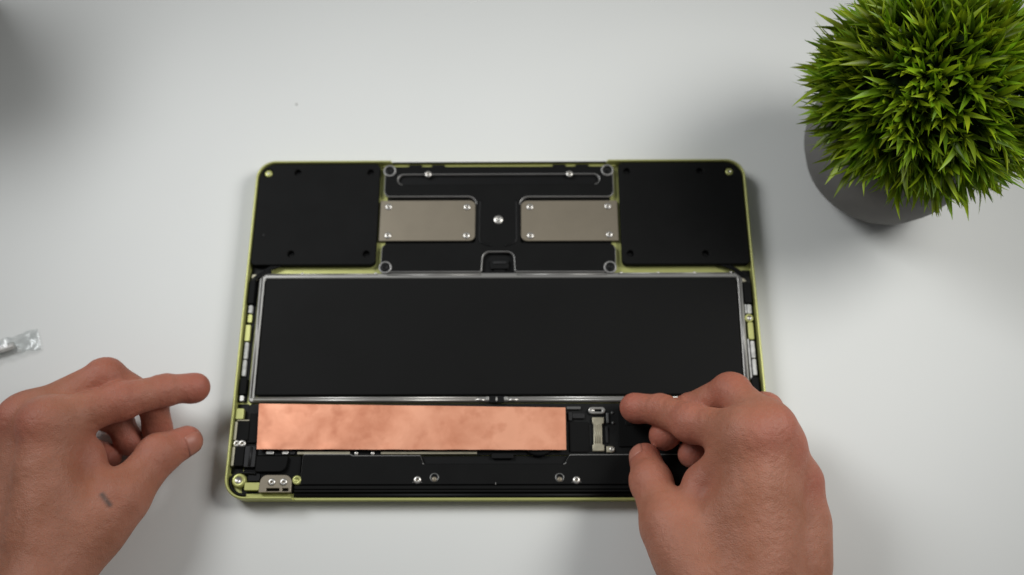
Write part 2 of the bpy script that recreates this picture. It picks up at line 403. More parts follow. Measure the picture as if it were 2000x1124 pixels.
# battery
def battery():
    e = bpy.data.objects.new('battery', None); COL.objects.link(e); e.parent = LAP
    plate('frame', rounded([(-140.9, -48.6), (140.6, -48.6), (142.0, 29.7), (-141.3, 29.7)], 1.8, 4), 6.5, 8.8, M_FRAME, e,
          holes=[rounded([(-137.4, -45.4), (137.3, -45.4), (138.6, 26.2), (-137.7, 26.2)], 1.0, 3)], bevel=.7)
    plate('wrap', rounded([(-137.0, -44.9), (136.9, -44.9), (138.2, 25.8), (-137.3, 25.8)], 1.2, 4), 6.5, 9.9, M_WRAP, e, bevel=.7)
    for pts in ([(-139.3, -46, 8.7), (-139.6, 27, 8.7)], [(139.0, -46, 8.7), (140.2, 27, 8.7)], [(-137, 28.9, 8.6), (-72, 28.9, 8.6)], [(-66, 28.4, 8.6), (-11, 28.4, 8.6)], [(10, 28.4, 8.6), (63, 28.4, 8.6)], [(69, 28.9, 8.6), (137, 28.9, 8.6)],
                [(-138, -47.6, 8.8), (-12, -47.6, 8.8)], [(10, -47.6, 8.8), (137, -47.6, 8.8)], [(-138, -46.1, 8.6), (-12, -46.1, 8.6)], [(10, -46.1, 8.6), (137, -46.1, 8.6)]):
        tube('bead', pts, .62, M_SILVER if pts[0][1] < -45 and pts[1][1] < -45 else M_FRAME, e, 8)  # frame ridges; bottom pair in brighter silver to carry its highlight lines
    for s in (-1, 1):
        tube('flare', [(-1.4+s*13.5, -47.4, 8.7), (-1.4+s*9, -47.4, 9.0), (-1.4+s*6.2, -47.8, 9.1)], [.4, 1.0, .5], M_SCREW, e)
        box('stop', -1.4+s*5.2-1.0, -48.0, 8.8, -1.4+s*5.2+1.0, -45.6, 9.5, M_SILVER, e)
    c = box('clip', -5.6, -49.2, 8.75, 2.9, -45.2, 9.6, M_BLACK2, e)
    box('pin', -1.9, -48.4, 9.6, -1.0, -46.0, 9.95, M_SILVER, c)
    for x in (-116.2, -73.1, 71.3, 92.9, 114.1, 135.4): screw(SCREW_T, x, 29.3, 9.0, e)
    return e
battery()

# narrow boards along both sides of the battery
def side_board(s):
    e = bpy.data.objects.new('side_board', None); COL.objects.link(e); e.parent = LAP
    def b(name, x0, x1, y0, y1, z, m):
        xs = sorted((s*x0, s*x1)); return box(name, xs[0], y0, 6.45, xs[1], y1, z, m, e)
    b('backing', 141.9, 147.1, -48.2, 31.5, 7.0, M_BLACK2)
    if s < 0:
        b('module', 143.2, 146.6, 10.4, 24.8, 10.0, M_BLACK)
        b('label_strip', 143.6, 145.9, 4.8, 9.6, 9.0, M_WHITE); b('post', 143.4, 146.0, -1.0, 4.2, 8.6, M_GREEN)
        b('cover', 143.5, 146.6, -12.4, -2.4, 9.2, M_GREEN); b('label_strip', 143.8, 145.9, -23.0, -13.0, 9.0, M_WHITE); b('label_strip', 143.9, 146.0, -33.2, -23.6, 9.0, M_WHITE)
        b('module', 142.6, 146.4, -44.0, -34.2, 9.4, M_BLACK)
        b('solder_pad', 143.3, 145.6, -48.0, -44.6, 9.4, M_SILVER)
        b('anchor', 142.6, 146.0, 25.8, 29.2, 8.6, M_CREAM)
    else:
        b('module', 141.9, 145.9, 9.8, 22.6, 10.0, M_BLACK)
        b('label_strip', 143.0, 145.5, 3.6, 9.2, 9.0, M_WHITE); b('label_strip', 141.9, 142.7, 3.8, 9.4, 8.8, M_WHITE)
        r = link('screw_ring', lathe('screw_ring', [(2.5, -1.4), (2.5, .2), (2.1, .45), (1.5, .3), (1.3, -.3), (.001, -.4)], [M_GREEN, M_SCREW], 16, [0, 0, 0, 1, 1]), e, (143.6, .8, 8.8))
        b('cover', 142.5, 145.6, -12.2, -1.8, 9.2, M_GREEN); b('label_strip', 143.1, 145.4, -23.2, -13.0, 9.0, M_WHITE); b('label_strip', 143.2, 145.4, -33.4, -23.8, 9.0, M_WHITE)
        b('label_strip', 141.6, 142.5, -35.5, -11.6, 8.6, M_WHITE)
        b('module', 141.9, 145.9, -46.0, -34.6, 9.4, M_BLACK)
        b('anchor', 141.8, 145.2, 23.4, 26.4, 8.6, M_CREAM)
    for k in range(3):
        tube('cable', smooth_path([(s*(134-2.4*k), 34.2, 9.3), (s*(138.5-1.6*k), 31.4, 9.6), (s*(142.6-.7*k), 28.2-.6*k, 9.5), (s*(145.6-.7*k), 24.5, 9.2), (s*(146.2-.5*k), 16, 8.6)], 6), .55, M_BLACK2, e, 6)
side_board(-1); side_board(1)

# circuit board with the parts that show round the copper sheet
def logic_board():
    p = plate('logic_board', rounded([(-140.2, -78.4), (140.0, -78.4), (140.0, -49.2), (-140.2, -49.2)], 1.5, 3), 6.45, 7.6, M_BOARD, LAP, bevel=.2)
    def b(name, x0, y0, x1, y1, z, m): return box(name, x0, y0, 7.55, x1, y1, z, m, p)
    f = plate('shield', rounded(rect(-139.2, -71.6, -132.4, -54.6), .5, 2), 7.5, 9.3, M_BLACK, p, bevel=.45, edge=M_DARK)
    b('shield', -131, -75, 36, -51.5, 10.3, M_BLACK)
    for x, wd, m in ((-128.3, 4.4, M_SILVER), (-119.4, 3.6, M_SCREW), (-115.2, 3.0, M_DARK)): b('solder_pad', x, -78.0, x+wd, -76.0, 8.6, m)
    b('contact_strip', -111, -78.1, -82, -76.5, 8.8, M_CREAM)
    for x in (-78.4, -69.4): link('test_point', lathe('test_point', [(1.1, -.3), (1.1, .3), (.8, .5), (.001, .55)], M_SCREW, 12), p, (x, -77.5, 8.4))
    b('contact_strip', -65, -78.0, -12, -76.6, 8.6, M_CREAM)
    b('chip', -4, -80.5, 8, -77.4, 8.6, M_BLACK2)
    link('round_cap', lathe('round_cap', [(10, -.8), (10, .3), (9, .7), (.001, .8)], M_BLACK2, 24), p, (22, -69.4, 8.5))
    b('tab', 37.6, -53.0, 45.5, -51.4, 9.2, M_EDGEDIM); b('chip', 38.6, -59.5, 40.6, -54.5, 9.2, M_DARK); b('chip', 40.8, -58.2, 47.6, -55.2, 9.0, M_DARK)
    b('flat_cable', 39.0, -77.0, 49.6, -60.0, 8.5, M_BLACK)
    plate('eyelet', rounded(rect(49.7, -55.7, 59.0, -51.8), 1.9, 6), 7.6, 9.6, M_SILVER, p, holes=[rounded(rect(51.6, -54.4, 57.2, -53.1), .6, 3)], bevel=.4)
    link('peg', lathe('peg', [(.9, -.5), (.9, .3), (.6, .6), (.001, .65)], M_SCREW, 10), p, (52.4, -53.8, 8.8))
    c = plate('ribbon_connector', [(51.4, -76.6), (57.9, -76.6), (57.9, -73.3), (56.9, -72.8), (57.0, -61.6), (58.2, -60.8), (58.2, -57.6), (51.7, -57.6), (51.7, -60.8), (52.3, -61.6), (52.1, -72.8), (51.4, -73.3)], 7.6, 9.4, M_CREAM, p, bevel=.4)
    for x in (53.2, 54.4, 55.6): tube('conductor', [(x, -72.4, 9.4), (x, -61.8, 9.4)], .34, M_CREAM, c, 6)
    plate('clamp', rounded(rect(59.0, -77.3, 63.6, -73.9), [.4, 1.6, 1.6, .4], 5), 7.6, 9.2, M_CREAM, p, bevel=.4); screw(SCREW_S, 62.0, -75.6, 9.1, p)
    b('chip', 59.6, -60.8, 61.0, -55.0, 8.8, M_EDGEDIM); b('chip', 58.9, -72.0, 60.4, -62.5, 8.6, M_DARK)
    for x, y in ((63, -54.8), (63.2, -60.5)): link('test_point', lathe('test_point', [(.8, -.3), (.8, .2), (.001, .3)], M_EDGEDIM, 10), p, (x, y, 8.0))
    b('shield', 66, -74, 128, -52, 8.6, M_BLACK); b('chip', 70, -62, 82, -56, 9.0, M_BLACK2)
    return p
logic_board()

box('dark_gap_sheet', -140.0, -99.2, 6.41, 139.0, -78.6, 6.62, M_BLACK2, LAP, .05)  # black sheets added over the green floor to darken its gaps
box('dark_gap_sheet', -147.0, -88.5, 6.41, -140.4, -49.0, 6.62, M_BLACK2, LAP, .05)
box('dark_gap_sheet', -11.5, 26.5, 6.41, 9.5, 44.0, 6.5, M_BLACK2, LAP, .02)
box('dark_gap_sheet', -147.0, 26.0, 6.41, -135.0, 36.0, 6.62, M_BLACK2, LAP, .05)

# the two ports on the short side, with their covers
def ports():
    for y0, y1, xi, xo in ((-70.6, -59.4, -138.4, -146.9), (-84.9, -73.6, -140.0, -146.9)):
        p = box('port', xo+1.9, y0, 6.45, xi, y1, 10.0, M_BLACK, LAP, .5)
        box('metal_shell', xo, y0+.3, 6.45, xo+1.7, y1-.3, 9.6, M_CREAM, p); box('cap_strip', xo+1.0, y1+.05, 6.45, xi-.6, y1+.8, 9.2, M_CREAM, p)
    for x in (-144.6, -141.6): screw(SCREW, x, -72.2, 9.4, LAP)
    box('spacer', -147.0, -58.4, 6.45, -142.4, -52.2, 9.6, M_GREEN, LAP)
    f = box('flat_cable', -139.8, -85.2, 6.45, -133.6, -73.4, 9.3, M_DARK, LAP); tube('ridge', [(-136.6, -84.6, 9.3), (-136.2, -74.0, 9.3)], .8, M_DARK, f)
    plate('foam_pad', rounded([(-133.3, -88.0), (-116.6, -88.0), (-115.4, -78.9), (-133.3, -78.9)], [1, 4, 1, 1], 5), 6.5, 9.5, M_BLACK, LAP, bevel=.6)
    box('insulating_sheet', -133.0, -91.5, 6.42, -108.6, -78.7, 7.3, M_BLACK, LAP)
ports()

# hinge corner
def hinge_corner(s):
    sx = lambda x: x if s < 0 else -x-.8
    def P(pts): return [(sx(x), y) for x, y in pts] if s < 0 else [(sx(x), y) for x, y in pts][::-1]
    boss = link('screw_boss', lathe('screw_boss', [(4.0, -2.5), (3.7, .6), (3.3, 1.0), (1.9, 1.0), (1.6, .2), (.001, .1)], [M_GREEN, M_SCREW], 20, [0, 0, 0, 1, 1]), LAP, (sx(-141.4), -92.5, 9.0))
    tube('seal_cord', [(sx(x), y, 8.6) for x, y in [tuple(q)[:2] for q in smooth_path([(-133, -88.6, 0), (-139, -88.2, 0), (-143.6, -88.8, 0), (-146.2, -91.8, 0), (-145.4, -96, 0), (-142, -99.4, 0), (-137, -100.6, 0)], 5)]], .85, M_BLACK2, LAP)
    box('ledge', *( (-138.2, -97.9, 6.45, -129.6, -93.6, 9.4) if s < 0 else (128.8, -97.9, 6.45, 137.4, -93.6, 9.4)), M_GREEN, LAP)
    box('filler', *((-137.0, -92.8, 6.45, -130.5, -88.4, 8.2) if s < 0 else (129.7, -92.8, 6.45, 136.2, -88.4, 8.2)), M_BLACK2, LAP)
    h = plate('hinge_bracket', rounded(P([(-130.2, -99.2), (-112.4, -99.2), (-112.6, -89.6), (-129.6, -89.6)]), [.5, .5, 4, 4] if s < 0 else [4, 4, .5, .5], 6), 7.6, 9.9, M_BRACKET, LAP,
              holes=[rounded(P(rect(-126.0, -98.4, -118.9, -96.9)), .3, 2), rounded(P(rect(-117.3, -98.4, -114.0, -96.9)), .3, 2)], bevel=.3)
    for x in (-123.3, -116.9): screw(SCREW, sx(x), -93.6, 9.9, h)
    link('screw_boss', lathe('screw_boss', [(2.6, -2.5), (2.5, .3), (2.1, .6), (1.2, .6), (1.0, .1), (.001, 0)], [M_GREEN, M_GREEN], 16), LAP, (sx(-109.9), -92.3, 8.8))
hinge_corner(-1); hinge_corner(1)

# the antenna cover along the hinge side and the hinge tube behind it
def antenna():
    o = [(-107.6, -95.0), (-107.9, -90.0), (-107.4, -77.9), (-81.4, -78.0), (-80.2, -78.7), (-43.0, -78.7), (-41.2, -83.4), (36.0, -83.5), (38.8, -78.4), (106.6, -78.2), (107.0, -90), (106.6, -95.0)][::-1]
    def edge_if(c, n): return (n.y > .2 or abs(n.x) > .4) and not (-39 < c.x < 33 and c.y > -84.5)
    p = plate('antenna_cover', rounded(o, [.5, .5, 1, 1, 1.4, .6, .6, 1.4, .5, 1.2, 1, .5], 3), 7.0, 9.4, M_BLACK, LAP, bevel=.5, edge=M_EDGE, edge_if=edge_if)
    for x, y, me in ((-44.2, -92.4, SCREW), (42.2, -92.6, SCREW)): screw(me, x, y, 9.4, p)
    for x, y in ((-35.0, -91.7), (33.1, -91.8)):
        g = link('alignment_hole', lathe('alignment_hole', [(2.6, -.1), (2.5, .25), (1.9, .15), (1.8, .05), (.001, .05)], [M_EDGEDIM, M_BLACK2], 16, [0, 0, 1, 1]), p, (x, y+.6, 9.4))
        link('stud', lathe('stud', [(1.4, 0), (1.4, .3), (.9, .5), (.001, .5)], M_BRACKET, 12), g, (0, -1.0, .05))
    box('mark', -1.8, -95.0, 9.35, -1.4, -93.8, 9.55, M_EDGE, p, .05)
    for sx_ in (-46.5, -41.9, 39.9, 44.5): box('mark', sx_-.3, -93.9, 9.35, sx_+.3, -93.4, 9.5, M_EDGEDIM, p, .05)
    box('groove_bar', -111.0, -97.4, 6.45, 109.6, -95.3, 9.2, M_BLACK, LAP, .35)
    box('groove_bar', -111.0, -98.9, 6.45, 109.6, -97.6, 8.9, M_BLACK, LAP, .3)
    tube('hinge_tube', [(-110.8, -100.6, 8.4), (109.4, -100.6, 8.4)], 1.15, M_BLACK2, LAP, 12)
antenna()

# ------------------------------------------------------------------ the copper sheet
def copper():
    c = [Vector((-133.9, -49.9)), Vector((36.9, -52.5)), Vector((36.9, -76.3)), Vector((-132.9, -75.7))]
    nx, ny = 96, 16; rnd = random.Random(4); v = []; f = []
    def dent(x, y):
        h = .06*math.sin(x*.09+y*.05)+.03*math.sin(x*.21-y*.17+1.3)+.05*math.sin(x*.05+2)
        return h
    for layer in (0, 1):
        for j in range(ny+1):
            for i in range(nx+1):
                u, t = i/nx, j/ny; p = c[0].lerp(c[1], u).lerp(c[3].lerp(c[2], u), t)
                e = min(t, 1-t)*ny; lift = 0
                if t > .93: lift += .16*math.sin(u*46)*math.sin(u*17+.6); p.y += .04*math.sin(u*61)
                if u > .985: lift += .45*t
                v.append((p.x, p.y, 11.0+dent(p.x, p.y)+lift-(.35 if layer else 0)))
    n = (nx+1)*(ny+1)
    for j in range(ny):
        for i in range(nx):
            a = j*(nx+1)+i; f.append((a, a+nx+1, a+nx+2, a+1)); f.append((n+a, n+a+1, n+a+nx+2, n+a+nx+1))
    ring = [i for i in range(nx+1)]+[j*(nx+1)+nx for j in range(1, ny+1)]+[ny*(nx+1)+i for i in range(nx-1, -1, -1)]+[j*(nx+1) for j in range(ny-1, 0, -1)]
    for a, b in zip(ring, ring[1:]+ring[:1]): f.append((a, b, n+b, n+a))
    me = mesh_from('copper_sheet', v, f, M_COPPER, True); me.set_sharp_from_angle(angle=math.radians(40))
    tag(link('copper_sheet', me), 'long bare copper sheet with light tarnish laid over the laptop circuit board', 'metal sheet')
copper()

# ------------------------------------------------------------------ hands: one continuous surface from a blended distance field
def V(*a): return np.array(a, dtype=np.float32)
def seg_cone(X, a, b, ra, rb):
    ab = b-a; l2 = float(ab@ab); t = np.clip(((X-a)@ab)/l2, 0, 1)
    d = X-a-t[:, None]*ab
    return np.sqrt(np.einsum('ij,ij->i', d, d))-(ra+(rb-ra)*t)
def smin(a, b, k):
    h = np.clip(.5+.5*(b-a)/k, 0, 1); return b+(a-b)*h-k*h*(1-h)
def surface_nets(field, lo, hi, h):
    B = 12
    n = [int(math.ceil((hi[i]-lo[i])/h/B))*B for i in range(3)]
    D = np.full([k+1 for k in n], 50., np.float32)
    cs = []
    for i in range(0, n[0], B):
        for j in range(0, n[1], B):
            for k in range(0, n[2], B): cs.append((i, j, k))
    cs = np.array(cs); cen = (np.array(lo)+(cs+B/2)*h).astype(np.float32)
    dc = field(cen); near = np.abs(dc) < (B*h*.87+4)
    r = np.arange(B+1); g = np.stack(np.meshgrid(r, r, r, indexing='ij'), -1).reshape(-1, 3)
    for c, d, nr in zip(cs, dc, near):
        sl = tuple(slice(c[i], c[i]+B+1) for i in range(3))
        if not nr:
            if d < 0: D[sl] = np.where(D[sl] == 50., -50., D[sl])
            continue
        X = (np.array(lo)+(g+c)*h).astype(np.float32)
        D[sl] = field(X).reshape(B+1, B+1, B+1)
    S = D < 0
    nx, ny, nz = [k for k in n]
    corners = [(a, b, c) for a in (0, 1) for b in (0, 1) for c in (0, 1)]
    cnt = sum(S[a:a+nx, b:b+ny, c:c+nz].astype(np.int8) for a, b, c in corners)
    act = (cnt > 0) & (cnt < 8)
    idx = np.full(act.shape, -1, np.int64); ii = np.argwhere(act); idx[act] = np.arange(len(ii))
    acc = np.zeros((len(ii), 3)); w_ = np.zeros(len(ii))
    for p in corners:
        for ax in range(3):
            if p[ax]: continue
            q = list(p); q[ax] = 1
            d0 = D[ii[:, 0]+p[0], ii[:, 1]+p[1], ii[:, 2]+p[2]]; d1 = D[ii[:, 0]+q[0], ii[:, 1]+q[1], ii[:, 2]+q[2]]
            m = (d0 < 0) != (d1 < 0); t = np.zeros(len(ii)); t[m] = d0[m]/(d0[m]-d1[m])
            pt = np.tile(np.array(p, float), (len(ii), 1)); pt[:, ax] = t
            acc[m] += pt[m]; w_[m] += 1
    verts = np.array(lo)+(ii+acc/w_[:, None])*h
    faces = []
    for ax in range(3):
        a1, a2 = (ax+1) % 3, (ax+2) % 3
        s0 = [slice(None)]*3; s1 = [slice(None)]*3; s0[ax] = slice(0, -1); s1[ax] = slice(1, None)
        cr = S[tuple(s0)] != S[tuple(s1)]
        e = np.argwhere(cr); e = e[(e[:, a1] > 0) & (e[:, a2] > 0) & (e[:, a1] < n[a1]) & (e[:, a2] < n[a2])]
        if not len(e): continue
        ins = S[e[:, 0], e[:, 1], e[:, 2]]
        def at(o1, o2):
            q = e.copy(); q[:, a1] -= o1; q[:, a2] -= o2; return idx[q[:, 0], q[:, 1], q[:, 2]]
        qd = np.stack([at(1, 1), at(0, 1), at(0, 0), at(1, 0)], 1)
        qd[~ins] = qd[~ins][:, ::-1]
        faces.append(qd)
    return verts, np.concatenate(faces)

def unit(v): return v/np.linalg.norm(v)
def build_hand(label, J, fingers_r, nails, mark=None):
    J = {k: V(*v) for k, v in J.items()}
    W, F = J['wrist'], J['fore']
    across = unit(J['pM']-J['iM']); wr, wu = W-across*12, W+across*13
    dors = np.cross(J['iM']-W, J['pM']-W); dors = unit(dors if dors[2] > 0 else -dors)
    palm_parts = [(wr, J['iM']-dors*1.5, 16, 11.5), (W, J['mM']-dors*1.5, 16, 11.5), (W, J['rM']-dors*1.5, 15.5, 11), (wu, J['pM']-dors*1.0, 15, 10.5),
                  (J['iM']-dors*2, J['mM']-dors*2, 11, 11), (J['mM']-dors*2, J['rM']-dors*2, 11, 11), (J['rM']-dors*.5, J['pM']-dors*.5, 11.4, 11),
                  (wu+J['hyp'], .3*wu+.7*J['pM']+J['hyp'], 15, 11.5), (.5*wu+.5*J['pM']+J['hyp']*.8, J['pM'], 12, 10.5),
                  (wr, F-across*10, 18.5, 31), (wu, F+across*10, 17.5, 31)]
    tend = [(J[f+'M']+dors*(7.5), W+.35*(J[f+'M']-W)+dors*10.5+across*s, 2.6, 2.0) for f, s in (('i', -4), ('m', -1), ('r', 2))]
    kn = [(J[f+'M']+dors*k, 8.0) for f, k in (('i', 5.2), ('m', 5.0), ('r', 3.2), ('p', 2.0))]
    def groove(X, p, t, amp, sp):
        d = X-p; s = d@t; m = np.exp(-(np.einsum('ij,ij->i', d, d)/150.)**2)
        g = sum(a*np.exp(-((s-o)/.9)**2) for o, a in sp)
        return amp*m*g
    def finger(X, f):
        r = fingers_r[f]; a, b, c, e = (J[f+q] for q in 'MPDT')
        d = seg_cone(X, a, b, r[0], r[1]*.92)
        d = smin(d, seg_cone(X, b, c, r[1]*.93, r[2]*.95), 2.0); d = smin(d, seg_cone(X, c, e, r[2]*.96, r[3]), 2.0)
        d = smin(d, np.linalg.norm(X-b, axis=1)-r[1], 2.5); d = smin(d, np.linalg.norm(X-c, axis=1)-r[2], 2.5)
        d = smin(d, np.linalg.norm(X-(e+.5*unit(c-e)*4+J[f+'pad']), axis=1)-r[3]*.98, 3)
        d = d+groove(X, b, unit(c-a), .8, ((-3.2, .6), (-.8, 1), (1.6, .9), (4, .5)))+groove(X, c, unit(e-b), .6, ((-1.2, 1), (.9, .8)))
        return d
    def field(X):
        d = None
        for a, b, ra, rb in palm_parts:
            q = seg_cone(X, a, b, ra, rb); d = q if d is None else smin(d, q, 9)
        for p, r in kn: d = smin(d, np.linalg.norm(X-p, axis=1)-r, 5)
        for a, b, ra, rb in tend: d = smin(d, seg_cone(X, a, b, ra, rb), 8)
        th = seg_cone(X, J['tC'], J['tM'], fingers_r['t'][0], fingers_r['t'][1])
        web = seg_cone(X, .45*J['tM']+.55*J['tC'], .75*J['iM']+.25*W, 12.5, 9.5)
        web = smin(web, seg_cone(X, .8*J['tM']+.2*J['tC'], J['web1'], 7.5, 7.5), 7); web = smin(web, seg_cone(X, J['web1'], J['iM'], 7.5, 10), 6)
        d = smin(d, smin(th, web, 9), 10)
        t1 = seg_cone(X, J['tM'], J['tI'], fingers_r['t'][1]*.95, fingers_r['t'][2]*.95); t1 = smin(t1, seg_cone(X, J['tI'], J['tT'], fingers_r['t'][2]*.97, fingers_r['t'][3]), 2.5)
        t1 = smin(t1, np.linalg.norm(X-J['tI'], axis=1)-fingers_r['t'][2], 3)
        t1 = t1+groove(X, J['tI'], unit(J['tT']-J['tM']), .8, ((-2.5, .7), (0, 1), (2.4, .7)))
        out = smin(d, t1, 6)
        for f in 'imrp': out = smin(out, smin(d, finger(X, f), 7), .9)
        return out
    P = np.array([J[k] for k in J if k not in ('hyp', 'mark') and not k.endswith('pad')])
    lo, hi = P.min(0)-30, P.max(0)+30
    verts, faces = surface_nets(field, lo, hi, 0.95)
    for _ in range(1):      # light relaxation against the grid
        s = np.zeros_like(verts); c = np.zeros(len(verts))
        for k in range(4):
            a, b = faces[:, k], faces[:, (k+1) % 4]
            np.add.at(s, a, verts[b]); np.add.at(c, a, 1)
        verts = .5*verts+.5*s/c[:, None]
    me = bpy.data.meshes.new('hand')
    me.vertices.add(len(verts)); me.vertices.foreach_set('co', (verts*MM).astype(np.float32).ravel())
    me.loops.add(faces.size); me.loops.foreach_set('vertex_index', faces.ravel().astype(np.int32))
    me.polygons.add(len(faces)); me.polygons.foreach_set('loop_start', np.arange(0, faces.size, 4, dtype=np.int32))
    me.update(calc_edges=True); me.validate()
    me.polygons.foreach_set('use_smooth', [True]*len(me.polygons))
    me.materials.append(M_SKIN)
    col = np.zeros((len(verts), 4), np.float32); col[:, 3] = 1
    def blob(p, r, a):
        q = ((verts-p)**2).sum(1)/r**2; col[:, 0] = np.maximum(col[:, 0], a*np.exp(-q))
    for f in 'imrp':
        blob(J[f+'M']+dors*10, 12, .6); blob(J[f+'P'], 15, .65); blob(J[f+'T'], 15, .8); blob(J[f+'D'], 12, .65)
    blob(J['tI'], 15, .5); blob(J['tT'], 14, .8); blob(J['web1'], 13, .5); blob(J['tM'], 14, .3)
    if mark is not None:
        a, b = V(*mark[0]), V(*mark[1])
        dd = verts-a; ab = b-a; t = np.clip((dd@ab)/(ab@ab), 0, 1); q = dd-t[:, None]*ab; q[:, 2] *= .1
        col[:, 1] = np.clip(1.5-np.linalg.norm(q, axis=1)/1.3, 0, 1)*.85
    at = me.attributes.new('tint', 'FLOAT_COLOR', 'POINT'); at.data.foreach_set('color', col.ravel())
    o = link('hand', me); tag(o, label, 'hand')
    for fn, dirn, ln, wd in nails:      # nails follow the skin
        tip, prev = J[fn+'T'], J[fn+('I' if fn == 't' else 'D')]
        ax = unit(tip-prev); n0 = V(*dirn); n0 = unit(n0-ax*(n0@ax)); side = np.cross(ax, n0)
        nu, nv = 9, 9; vs = []
        rr = fingers_r[fn][3]
        for i in range(nu):
            u = -1+2*i/(nu-1)
            for j in range(nv):
                vv = -1+2*j/(nv-1)
                k = (1-.22*max(0, vv)**4*1.2-.1*max(0, -vv)**3)
                ang = u*wd*k; s = vv*ln*(1-.10*u*u)
                dirv = (n0*math.cos(ang)+side*math.sin(ang)).astype(np.float32)
                base = tip+ax*(s+.18*rr)
                ts = np.linspace(2, 14, 49, dtype=np.float32); d = field((base+ts[:, None]*dirv).astype(np.float32))
                kx = np.argmax(d > 0); t = ts[kx]
                vs.append(base+dirv*(t-.25+.5*(1-u*u)*(1-abs(vv)**3)))
        fs = [(i*nv+j, i*nv+j+1, (i+1)*nv+j+1, (i+1)*nv+j) for i in range(nu-1) for j in range(nv-1)]
        vs = [tuple(float(c) for c in q) for q in vs]
        nm = mesh_from('nail', vs, fs, M_NAIL, True); no = link('nail', nm, o)
        sm = no.modifiers.new('thick', 'SOLIDIFY'); sm.thickness = .0003; sm.offset = -1
    return o

LEFT = {'wrist': (-232.2, -162.0, 42.0), 'fore': (-262, -380.0, 50.0), 'iM': (-228.6, -73.1, 56.0), 'iP': (-199.3, -57.2, 43.0), 'iD': (-180.0, -48.5, 33.0), 'iT': (-165.4, -44.5, 26.0),
        'mM': (-246.2, -67.5, 45.0), 'mP': (-210.4, -42.8, 39.0), 'mD': (-189.4, -52.3, 23.0), 'mT': (-188.4, -65.3, 10.0), 'rM': (-262.0, -73.8, 32.0), 'rP': (-229.3, -55.2, 24.0),
        'rD': (-210.6, -60.4, 13.0), 'rT': (-203.4, -71.6, 8.6), 'pM': (-273.6, -86.5, 21.0), 'pP': (-251.8, -66.0, 15.0), 'pD': (-231.0, -72.5, 9.0), 'pT': (-214.5, -79.5, 8.0),
        'tC': (-213.5, -134.8, 40.0), 'tM': (-193.3, -107.6, 37.0), 'tI': (-180.2, -82.7, 29.0), 'tT': (-168.5, -73.4, 21.0), 'web1': (-214.1, -84.7, 40.0), 'hyp': (2, 2, -4),
        'ipad': (0, -1, -1), 'mpad': (-1, 0, 0), 'rpad': (-1, 0, 0), 'ppad': (-1, 0, 0)}
RIGHT = {'wrist': (126.5, -179.0, 49.0), 'fore': (140, -385, 58.0), 'iM': (124.6, -82.2, 67.0), 'iP': (100.5, -70.2, 45.0), 'iD': (87.7, -59.1, 29.0), 'iT': (73.8, -54.7, 20.0),
         'mM': (134.8, -78.1, 65.0), 'mP': (121.8, -54.3, 47.0), 'mD': (101.7, -59.5, 31.0), 'mT': (89.1, -70.6, 19.5), 'rM': (140.8, -85.5, 57.0), 'rP': (140.9, -61.2, 36.0),
         'rD': (116.8, -72.8, 24.0), 'rT': (103.6, -80.6, 19.5), 'pM': (151.3, -101.0, 44.0), 'pP': (148.0, -77.6, 30.0), 'pD': (135.4, -83.5, 21.0), 'pT': (123.0, -90.8, 19.5),
         'tC': (98.0, -148.6, 52.0), 'tM': (85.2, -123.1, 47.0), 'tI': (79.8, -98.1, 32.0), 'tT': (78.6, -83.5, 21.5), 'web1': (103.2, -101.5, 47.0), 'hyp': (9, 5, -2),
         'ipad': (0, -1, -1), 'mpad': (0, -1, 0), 'rpad': (0, -1, 0), 'ppad': (0, -1, 0)}
FR = {'i': (11.5, 10.6, 8.7, 7.6), 'm': (11.5, 10.6, 8.6, 7.6), 'r': (11, 10, 8.0, 7.2), 'p': (10, 8.6, 7.2, 6.5), 't': (17, 13.2, 11.0, 8.3)}
build_hand('left hand hovering by the laptop corner, short dark mark near its thumb base', LEFT, FR, [('t', (.6, -.45, .62), 5.5, .8)],
           mark=((-197.5, -108.0, 45), (-193.0, -113.0, 45)))
build_hand('right hand over the laptop, index fingertip touching the battery edge', RIGHT, FR, [('t', (-.8, .0, .55), 5.5, .8)])

